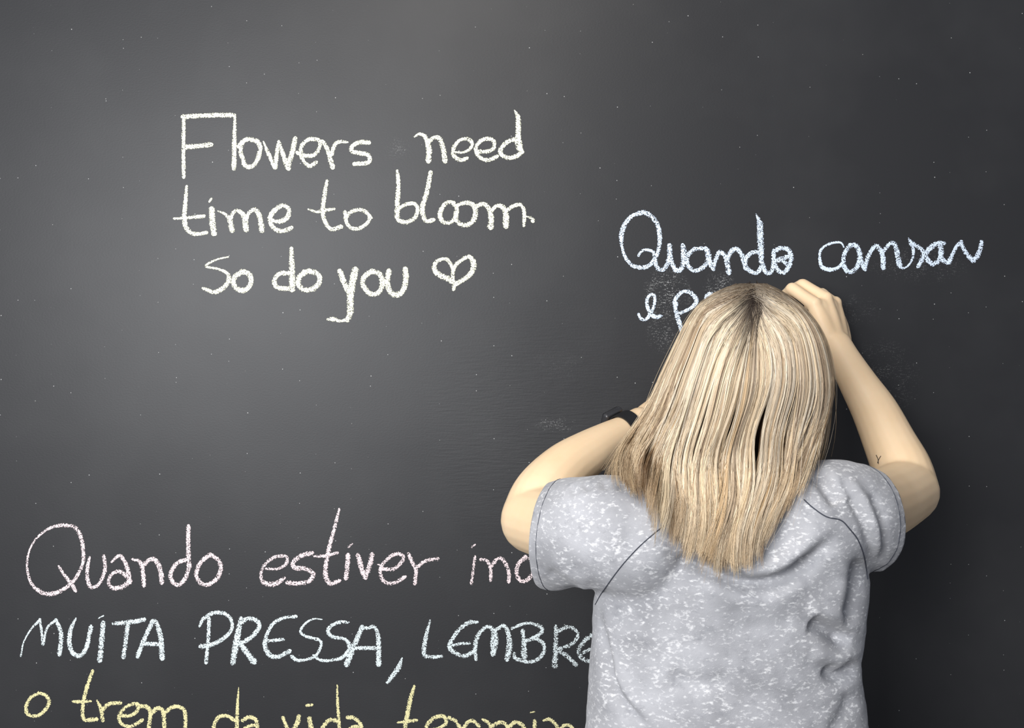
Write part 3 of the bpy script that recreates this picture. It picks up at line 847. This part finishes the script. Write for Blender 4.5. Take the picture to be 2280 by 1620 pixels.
for pts, amp, wid in FOLDS:
    c = np.array(catmull(pts, 8))
    best = np.full(nv, 1e9); tb = np.zeros(nv)
    for i in range(len(c) - 1):
        a, b_ = c[i], c[i + 1]
        ab = b_ - a
        t = np.clip(((PX - a[0]) * ab[0] + (PY - a[1]) * ab[1]) / (ab @ ab + 1e-9), 0, 1)
        d2 = (PX - a[0] - t * ab[0]) ** 2 + (PY - a[1] - t * ab[1]) ** 2
        m = d2 < best
        best[m] = d2[m]; tb[m] = (i + t[m]) / (len(c) - 1)
    fade = np.clip(np.minimum(tb, 1 - tb) * 6, 0.15, 1)
    disp += amp * np.exp(-best / (2 * wid ** 2)) * fade * facing
for i in range(nv):
    p = Vector(co[i])
    disp[i] += 0.0022 * noise.noise(Vector((p.x * 14, p.y * 14, p.z * 22))) + 0.0012 * noise.noise(Vector((p.x * 40 + 3, p.y * 40, p.z * 60)))
co2 = co + no * disp[:, None]
shirt_mesh.vertices.foreach_set('co', co2.ravel())
shirt_mesh.update()

bm = bmesh.new(); bm.from_mesh(shirt_mesh)


def cut(center, direction, reach):
    fs = [f for f in bm.faces if (f.calc_center_median() - center).length < reach]
    geom = list({v for f in fs for v in f.verts}) + list({e for f in fs for e in f.edges}) + fs
    bmesh.ops.bisect_plane(bm, geom=geom, plane_co=center, plane_no=direction, clear_outer=True)


lc = W(1226, 1180, -0.335)
ld = Vector((-0.93, 0.34, 0.10)).normalized()
cut(lc, ld, 0.15)
rc = W(1926, 1160, -0.36)
rd = Vector((0.95, 0.26, 0.06)).normalized()
cut(rc, rd, 0.14)
nc = W(1632, 1075, -0.385)
NRX, NRY = 0.064, 0.062
hole = [f for f in bm.faces if f.normal.z > -0.2 and f.calc_center_median().z > nc.z - 0.06
        and ((f.calc_center_median().x - nc.x) / NRX) ** 2 + ((f.calc_center_median().y - nc.y) / NRY) ** 2 < 1]
full_bvh = BVHTree.FromBMesh(bm)
bmesh.ops.delete(bm, geom=hole, context='FACES')
zc = W(1640, 1790, YC)
cut(Vector((0.26, YC, zc.z)), Vector((0, 0, -1)), 0.4)
shirt_bvh = BVHTree.FromBMesh(bm)
bmesh.ops.recalc_face_normals(bm, faces=bm.faces)
edge_loops = [e for e in bm.edges if e.is_boundary]
me = bpy.data.meshes.new('t_shirt')
bm.to_mesh(me); bm.free()
so = bpy.data.objects.new('tmp', me); COL.objects.link(so)
sd = so.modifiers.new('s', 'SOLIDIFY'); sd.thickness = 0.0025; sd.offset = -1
me = bake(so); me.name = 't_shirt'
shirt = link('t_shirt', me, M_shirt, person)
cam_pos = Vector((0, -D, H))


def on_cloth(px, py, lift=0.0):
    d = (W(px, py, 0) - cam_pos).normalized()
    hit = shirt_bvh.ray_cast(cam_pos, d)
    if hit[0] is None:
        return None
    n = hit[1] if hit[1].dot(d) < 0 else -hit[1]
    return hit[0] + n * lift


def seam(name, pts, r, mat, lift=0.0004):
    c = catmull(pts, 8)
    ps = [on_cloth(p[0], p[1], lift) for p in c]
    ps = [p for p in ps if p is not None]
    for i in range(1, len(ps)):
        if (ps[i] - ps[i - 1]).length > 0.03:
            ps = ps[:i]
            break
    b = bmesh.new()
    add_tube(b, [(p, r) for p in ps], seg=8, sub=2)
    me = bpy.data.meshes.new(name); b.to_mesh(me); b.free(); smooth(me)
    return link(name, me, mat, shirt)


seam('raglan_seam', [(1512, 1140), (1480, 1168), (1430, 1210), (1385, 1258), (1345, 1312), (1326, 1345)], 0.0006, M_seam)
seam('raglan_seam', [(1790, 1112), (1810, 1130), (1840, 1150), (1872, 1158), (1892, 1178), (1910, 1202), (1924, 1240), (1931, 1288)], 0.0007, M_seam)


def cuff_ring(name, center, direction, arm_r, mat):
    """stitched hem following the sleeve opening"""
    x = direction.cross(Vector((0, 0, 1))).normalized(); yv = direction.cross(x)
    ps = []
    for k in range(49):
        a = 2 * math.pi * k / 48
        dv = x * math.cos(a) + yv * math.sin(a)
        c0 = center - direction * 0.012
        hit = shirt_bvh.ray_cast(c0 + dv * 0.14, -dv, 0.14)
        if hit[0]:
            ps.append(hit[0] + dv * 0.0002)
    b = bmesh.new()
    add_tube(b, [(p, .0005) for p in ps], seg=8, sub=1, caps=False)
    me = bpy.data.meshes.new(name); b.to_mesh(me); b.free(); smooth(me)
    link(name, me, mat, shirt)


cuff_ring('hem_stitch', lc, ld, .05, M_seam)
cuff_ring('hem_stitch', rc, rd, .05, M_seam)
# ribbed collar around the neck
b = bmesh.new()
ps = []
for k in range(49):
    a = 2 * math.pi * k / 48
    hit = full_bvh.ray_cast(Vector((nc.x + math.cos(a) * NRX, nc.y + math.sin(a) * NRY, 1.60)), Vector((0, 0, -1)), 0.5)
    if hit[0]:
        ps.append(hit[0])
add_tube(b, [(p, .0062) for p in ps], seg=12, sub=1, caps=False)
me = bpy.data.meshes.new('collar'); b.to_mesh(me); b.free(); smooth(me)
link('collar', me, M_rib, shirt)

# small dark mark in the crook of the right arm
def skin_line(pts, r):
    ps = []
    for p in catmull(pts, 5):
        d = (W(p[0], p[1], 0) - cam_pos).normalized()
        hit = body_bvh.ray_cast(cam_pos, d)
        if hit[0]:
            ps.append((hit[0] - d * 0.0002, r))
    return ps


b = bmesh.new()
for pts in ([(1951, 1013), (1955, 1022), (1956, 1032)], [(1961, 1015), (1957, 1022), (1954, 1030)]):
    sl = skin_line(pts, 0.0006)
    if len(sl) > 2:
        add_tube(b, sl, seg=6, sub=1)
me = bpy.data.meshes.new('arm_mark'); b.to_mesh(me); b.free()
am = link('arm_mark', me, M_lash, person)
am['label'] = 'small dark mark in the crook of the right elbow'

# ---------------------------------------------------------------- trousers and shoes (below the frame)
bm = bmesh.new()
add_rings(bm, [ring_ellipse(0.262, -0.385, z, ax, ay, ay) for z, ax, ay in ((0.80, .170, .100), (0.86, .170, .096), (0.93, .158, .088), (0.98, .140, .078))])
for fx in (0.17, 0.352):
    s = -1 if fx < .26 else 1
    add_tube(bm, [(Vector((0.262 + s * 0.083, -0.385, 0.86)), .094), (Vector((fx, -0.385, 0.66)), .086), (Vector((fx, -0.38, 0.47)), .068), (Vector((fx, -0.40, 0.33)), .065), (Vector((fx, -0.40, 0.15)), .058)])
tm = fuse(bm, 0.007, 6)
tm.name = 'trousers'
link('trousers', tm, M_denim, person)
for fx in (0.17, 0.352):
    bm = bmesh.new()
    add_tube(bm, [(Vector((fx, -0.445, 0.052)), .041), (Vector((fx, -0.36, 0.05)), .045), (Vector((fx, -0.26, 0.04)), .038)], flat=Vector((0, 0, 1)), flat_ratio=.95)
    add_tube(bm, [(Vector((fx, -0.42, 0.06)), .042), (Vector((fx, -0.41, 0.095)), .044)])
    sm_ = fuse(bm, 0.005, 4)
    for v in sm_.vertices:
        v.co.z = max(v.co.z, 0.0)
    sm_.name = 'shoe'
    link('shoe', sm_, M_shoe, person)

# ---------------------------------------------------------------- hair
rows = np.array([
    (628, 1655, 1700, .010), (638, 1618, 1725, .040), (655, 1582, 1752, .064), (680, 1553, 1786, .084), (720, 1526, 1820, .102), (760, 1507, 1840, .113),
    (800, 1490, 1850, .119), (850, 1466, 1858, .122), (900, 1443, 1857, .117), (950, 1424, 1853, .108), (1000, 1410, 1845, .094),
    (1040, 1410, 1832, .090), (1080, 1428, 1816, .101), (1120, 1436, 1806, .116), (1160, 1448, 1796, .121), (1200, 1456, 1786, .123), (1300, 1476, 1768, .124)], float)
HY = -0.375


def hair_rows(py):
    xl = np.interp(py, rows[:, 0], rows[:, 1]); xr = np.interp(py, rows[:, 0], rows[:, 2]); db = np.interp(py, rows[:, 0], rows[:, 3])
    return (xl + xr) / 2, (xr - xl) / 2, db


def lin(c):
    return np.array(srgb(*c)[:3])


PAL = [.92 * lin(c) for c in ((252, 241, 220), (240, 222, 194), (224, 202, 168), (184, 158, 126), (212, 178, 130), (132, 106, 82), (250, 236, 206), (220, 204, 180))]
PW = np.array([.18, .17, .15, .13, .07, .10, .11, .09])
ROOT = lin((46, 36, 30))
NP = 30
TT = np.linspace(0, 1, NP) ** 1.5
S_END = np.array([-1.0, -.88, -.72, -.5, -.3, -.1, .1, .3, .5, .7, .85, 1.0])
E_END = np.array([1062, 1078, 1128, 1200, 1216, 1240, 1252, 1248, 1226, 1192, 1130, 1050])


GAPS = [(.29, 11), (.58, 10), (.80, 8), (-.06, 6), (-.36, 6), (-.66, 6), (.12, 3)]


def strand_path(s, k, pend, wamp, wph, wfreq, py0, rx, yoff, bend):
    tt = TT
    py = py0 + (pend - py0) * tt
    xc, w, db = hair_rows(py)
    gr = np.clip((py - py0) / (200.0 * max(0, 1 - abs(s)) + 8), 0, 1)
    gr = np.sin(gr * math.pi / 2) ** 0.8
    se = s * gr
    x = xc + se * w * k
    # near the root start from the parting
    blend = np.clip((py - py0) / (75.0 * max(0, 1 - abs(s)) + 6), 0, 1) ** 0.7
    x = x * blend + (rx + se * w * 0.5) * (1 - blend)
    for g, amt in GAPS:
        x = x + np.sign(s - g) * amt * math.exp(-((s - g) / .075) ** 2) * np.exp(-((py - 985) / 75.0) ** 2)
    a = np.clip((tt - 0.30) / 0.7, 0, 1)
    x = x + wamp * a * np.sin(wph + wfreq * tt * 2 * math.pi) + bend * a ** 3
    # the loose wave that runs through the whole head of hair
    amp = np.clip((py - 760) / 260.0, 0, 1)
    x = x + amp * (9 + 4 * math.sin(4.1 * s)) * np.sin((py - 830) / 230.0 * 2 * math.pi + 1.5 * s + .8 * math.sin(5 * s))
    u = np.clip(np.abs(x - xc) / np.maximum(w, 1), 0, 0.998)
    for _ in range(5):
        x[1:-1] = (x[:-2] + 2 * x[1:-1] + x[2:]) / 4
    u = np.clip(np.abs(x - xc) / np.maximum(w, 1), 0, 0.998)
    ex = 2 + 4 * np.clip((py - 940) / 120.0, 0, 1)
    yb = HY - db * k * np.sqrt(1 - u ** ex) + yoff
    # lay the strand on the shirt where it reaches the shoulders and back
    push = np.zeros(NP)
    for i in np.where(py > 1020)[0]:
        p = W(x[i], py[i], yb[i])
        hit = shirt_bvh.ray_cast(Vector((p.x, -0.8, p.z)), Vector((0, 1, 0)), 0.5)
        if hit[0] is not None:
            push[i] = max(0, p.y - (hit[0].y - 0.004 - 0.10 * max(0, k - 0.90) - 0.5 * abs(float(np.mean(yoff)))))
    push = np.minimum(push, 0.10)
    if push.max() > 0:
        m = push.copy()
        for sh in (1, 2, 3):
            m[:-sh] = np.maximum(m[:-sh], push[sh:] * (1 - .22 * sh))
        q = np.pad(m, 1, mode='edge')
        m = np.maximum(push, (q[:-2] + 2 * q[1:-1] + q[2:]) / 4)
        yb = yb - m
    return x, py, yb


verts_all, cols_all = [], []


def emit(x, py, y, rad, col, taper=True):
    d = D + y
    P = np.stack([(x - 1140) * d / F, y, H - (py - 810) * d / F], 1)
    T = np.gradient(P, axis=0)
    T /= np.linalg.norm(T, axis=1)[:, None] + 1e-9
    view = np.array([0.0, 1.0, 0.0])
    B = np.cross(T, view); B /= np.linalg.norm(B, axis=1)[:, None] + 1e-9
    N = np.cross(B, T)
    n = len(x)
    r = np.full(n, rad)
    if taper:
        r *= np.clip((1 - np.linspace(0, 1, n)) * 5, 0.25, 1)
    out = []
    for a in (math.pi / 2 + math.pi, math.pi / 6, math.pi * 5 / 6):
        out.append(P + (B * math.cos(a) + N * math.sin(a)) * r[:, None])
    V = np.stack(out, 1)   # n,3,3
    verts_all.append(V.reshape(-1, 3))
    cols_all.append(np.repeat(col, 3, axis=0))


NL = 260
lock_s = np.linspace(-1.0, 1.0, NL) + rng.normal(0, .012, NL)
rng.shuffle(lock_s)
tix = TT
for li in range(NL):
    s0 = float(np.clip(lock_s[li], -1.02, 1.0))
    layer = rng.random()
    k = 0.955 + 0.05 * layer if li % 3 else 0.90 + .05 * layer
    base = PAL[rng.choice(len(PAL), p=PW)]
    zone = .5 + .5 * math.sin(7.3 * s0 + 1.1) * math.sin(3.1 * s0 + .4)
    base = base * .55 + (PAL[1] * zone + PAL[3] * (1 - zone)) * .45
    # deeper locks darkened: brown undergrowth, plus gap shade painted into the colour
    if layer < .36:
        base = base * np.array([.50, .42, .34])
    pend = np.interp(s0, S_END, E_END) + rng.normal(0, 17) - (1 - layer) * 14
    wamp = rng.normal(0, 8.0); wph = rng.uniform(0, 6.28) * .35 + s0 * 2.5; wfreq = rng.uniform(.9, 1.5)
    bend = rng.normal(-24, 12) - 24 * max(0, -s0) - 16 * max(0, s0)
    sp = rng.uniform(.008, .024)
    py0b = 702 - 62 * abs(s0) ** 0.8
    nst = int(rng.integers(38, 58))
    for j in range(nst):
        g = rng.normal(0, 1)
        s = s0 + g * sp
        py0 = py0b + rng.normal(0, 9)
        py0 = max(631, py0)
        rx = 1681 + (py0 - 690) * 0.10 + rng.normal(0, 7) + s0 * 16
        x, py, y = strand_path(np.clip(s, -1.03, 1.02), k, pend + rng.normal(0, 13) - abs(g) * 6, wamp + rng.normal(0, .8), wph + rng.normal(0, .06), wfreq, py0, rx,
                               -.0048 * math.exp(-g * g * .7) * (1 if layer > .36 else 0) - abs(rng.normal(0, .0008)), bend + rng.normal(0, 3.5))
        # clump towards the lock's middle near the tip
        xs = g * sp * 200 * 0.45 * np.clip((tix - .45) / .55, 0, 1)
        x = x - xs
        x = x + rng.normal(0, 1.4) * np.sin(tix * rng.uniform(3, 9) + rng.uniform(0, 6.28)) * tix
        tone = np.clip(base * rng.normal(1, .09), 0.01, .95)
        # dark regrowth at the parting, longest at the crown
        reg = (46 + 80 * max(0, 1 - abs(s0 + .12) * 1.9)) * rng.uniform(.5, 1.5)
        f = np.clip((py - py0) / reg, 0, 1)[:, None] ** 1.5
        if abs(s0) > .6:
            f = np.clip(f + .25, 0, 1)
        col = ROOT * (1 - f) + tone * f
        # warmer towards the ends
        w_ = np.clip((tix - .55) / .45, 0, 1)[:, None] * .35
        col = col * (1 - w_) + col * np.array([1.0, .90, .70]) * w_
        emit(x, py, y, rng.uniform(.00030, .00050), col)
# flyaways
for j in range(150):
    s = rng.uniform(-1.03, 1.03)
    py0 = max(629, 690 - 60 * abs(s) + rng.normal(0, 8))
    x, py, y = strand_path(s, rng.uniform(1.0, 1.035), np.interp(s, S_END, E_END) + rng.normal(0, 22), rng.normal(0, 9), rng.uniform(0, 6.28), rng.uniform(.7, 2.2), py0, 1681 + rng.normal(0, 8) + s * 16, -abs(rng.normal(0, .004)) * np.clip((TT - .2) * 2, 0, 1), rng.normal(-12, 16))
    tone = PAL[rng.choice(len(PAL), p=PW)] * .9
    f = np.clip((py - py0) / 90, 0, 1)[:, None]
    emit(x, py, y, .00022, ROOT * (1 - f) + tone * f)
# strands of the far side: over the temples and down beside the face
for j in range(2600):
    sgn = -1 if j % 2 else 1
    a = rng.uniform(0.0, 1.0)
    tt = tix
    py = 640 + rng.normal(0, 5) + (1045 + rng.normal(0, 22) - 640) * tt
    xc, w, db = hair_rows(py)
    kk = rng.uniform(.90, .985)
    ang = math.radians(2 + 52 * a) * np.clip(tt * 4, 0, 1)
    x = xc + sgn * w * kk * np.cos(ang) * np.clip(.35 + tt * 3.5, 0, 1)
    y = HY + 0.085 * np.sin(ang) + rng.normal(0, .003)
    tone = PAL[rng.choice(len(PAL), p=PW)] * .85
    f = np.clip(tt / .12, 0, 1)[:, None]
    emit(x, py, y, .00042, ROOT * (1 - f) + tone * f)

V = np.concatenate(verts_all); Cc = np.concatenate(cols_all)
ns = len(verts_all)
idx = np.arange(ns)[:, None, None, None] * NP * 3
r_ = np.arange(NP - 1)[None, :, None, None] * 3
k0 = np.array([0, 1, 2])[None, None, :, None]
k1 = np.array([1, 2, 0])[None, None, :, None]
quads = np.concatenate([idx + r_ + k0, idx + r_ + k1, idx + r_ + 3 + k1, idx + r_ + 3 + k0], -1).reshape(-1, 4)

# under-hair mass, dark brown with the shade between locks painted in
cap_v, cap_f, cap_c = [], [], []
cr = [632, 640, 655, 680, 710, 740, 780, 820, 860, 900, 940, 975, 1005, 1030]
NSEG = 40
for py in cr:
    xc, w, db = hair_rows(py)
    kk = 0.90 if py < 940 else 0.90 - (py - 940) * 0.0016
    for q in range(NSEG):
        a = 2 * math.pi * q / NSEG
        wx = w * kk * math.cos(a)
        sn = math.sin(a)
        y = HY + (-db * kk * sn if sn > 0 else -0.030 * sn * min(1, (py - 628) / 60))
        p = W(xc + wx, py, y)
        cap_v.append(p)
        wv = 0.5 + 0.5 * noise.noise(Vector((p.x * 90, p.y * 90, p.z * 6)))
        cap_c.append(lin((74, 58, 46)) * (.6 + .8 * wv))
for i in range(len(cr) - 1):
    for q in range(NSEG):
        cap_f.append((i * NSEG + q, i * NSEG + (q + 1) % NSEG, (i + 1) * NSEG + (q + 1) % NSEG, (i + 1) * NSEG + q))
# crown over the front of the skull down to the forehead
cb = bmesh.new()
add_ball(cb, hp(0, -0.004, 0.014), 0.1, .775, .92, .815, yaw)
keep = []
off = len(cap_v)
cb.verts.ensure_lookup_table()
for v in cb.verts:
    cap_v.append(v.co.copy()); cap_c.append(lin((168, 140, 104)) * (.6 + .8 * abs(noise.noise(Vector((v.co.x * 120, v.co.y * 8, v.co.z * 8))))))
for f in cb.faces:
    c = f.calc_center_median()
    lz = (c - HC)
    if lz.z > 0.055 or lz.y < 0.02:
        cap_f.append(tuple(off + v.index for v in f.verts))
cb.free()

nb = len(V)
allv = np.concatenate([V, np.array([list(v) for v in cap_v])])
faces = quads.tolist() + [tuple(nb + i for i in f) for f in cap_f]
hm = bpy.data.meshes.new('hair')
hm.from_pydata(allv.tolist(), [], faces)
attr = hm.color_attributes.new('tone', 'FLOAT_COLOR', 'POINT')
allc = np.concatenate([Cc, np.array(cap_c)])
allc = np.clip(np.concatenate([allc, np.ones((len(allc), 1))], 1), 0, 1)
attr.data.foreach_set('color', allc.astype(np.float32).ravel())
smooth(hm)
hm.update()
hair = link('hair', hm, M_hair, person)
hair['label'] = 'shoulder-length blonde highlighted hair with dark roots'

# ---------------------------------------------------------------- smartwatch on the left wrist
wc = W(1394, 956, -0.134)
ax = (W(1425, 940, -0.115) - W(1352, 980, -0.16)).normalized()
up = (W(1365, 915, -0.10) - wc)
up = (up - ax * up.dot(ax)).normalized()
sd_ = ax.cross(up)
watch = empty('smartwatch', wc, 'black smartwatch with rubber strap on the left wrist', 'watch')
RB = 0.0262


def bevel_box(name, c, hx, hy, hz, bev, mat, parent):
    b = bmesh.new()
    bmesh.ops.create_cube(b, size=2.0)
    for v in b.verts:
        v.co = Vector((v.co.x * hx, v.co.y * hy, v.co.z * hz))
    bmesh.ops.bevel(b, geom=list(b.edges), offset=bev, segments=4, profile=.6, affect='EDGES')
    R = Matrix((ax, sd_, up)).transposed().to_4x4()
    bmesh.ops.transform(b, matrix=Matrix.Translation(c) @ R, verts=b.verts)
    me = bpy.data.meshes.new(name); b.to_mesh(me); b.free(); smooth(me)
    return link(name, me, mat, parent)


case = bevel_box('case', wc + up * (RB + .005), .0185, .0160, .0056, .0045, M_case, watch)
bevel_box('screen', wc + up * (RB + .0100), .0165, .0140, .0016, .0012, M_screen, watch)
b = bmesh.new()
prev = None
first = None
for k in range(65):
    a = 2 * math.pi * k / 64
    dv = up * math.cos(a) + sd_ * math.sin(a)
    hw = 0.0115 + .001 * math.cos(a)
    q = []
    for (u_, r0) in ((-1, 0), (1, 0), (1, .0022), (-1, .0022)):
        q.append(b.verts.new(wc + dv * (RB - .001 + r0) + ax * hw * u_) if k < 64 else None)
    if k == 64:
        q = first
    if prev:
        for i in range(4):
            b.faces.new((prev[i], prev[(i + 1) % 4], q[(i + 1) % 4], q[i]))
    else:
        first = q
    prev = q
bmesh.ops.recalc_face_normals(b, faces=b.faces)
me = bpy.data.meshes.new('strap'); b.to_mesh(me); b.free()
link('strap', me, M_black, watch)
b = bmesh.new()
cpos = wc + up * (RB + .005) + sd_ * 0.0 + ax * 0.0185
add_tube(b, [(cpos - sd_ * .006 - ax * .001, .0032), (cpos - sd_ * .006 + ax * .0025, .0030)], seg=16, sub=2)
me = bpy.data.meshes.new('crown_button'); b.to_mesh(me); b.free(); smooth(me)
link('crown_button', me, M_case, watch)

# ---------------------------------------------------------------- the chalk in the writing hand
chalk = empty('chalk_stick', W(1750, 664, -0.012), 'stub of pale blue chalk pinched in the raised right hand', 'chalk')
bm = bmesh.new()
add_tube(bm, [(W(1762, 676, -0.027), .0042), (W(1756, 668, -0.018), .0043), (W(1744, 652, -0.0042), .0036)], seg=16, sub=3)
me = bpy.data.meshes.new('stick'); bm.to_mesh(me); bm.free(); smooth(me)
link('stick', me, plain('chalk_stick', (0.78, 0.86, 0.95), 0.95, 0.1), chalk)
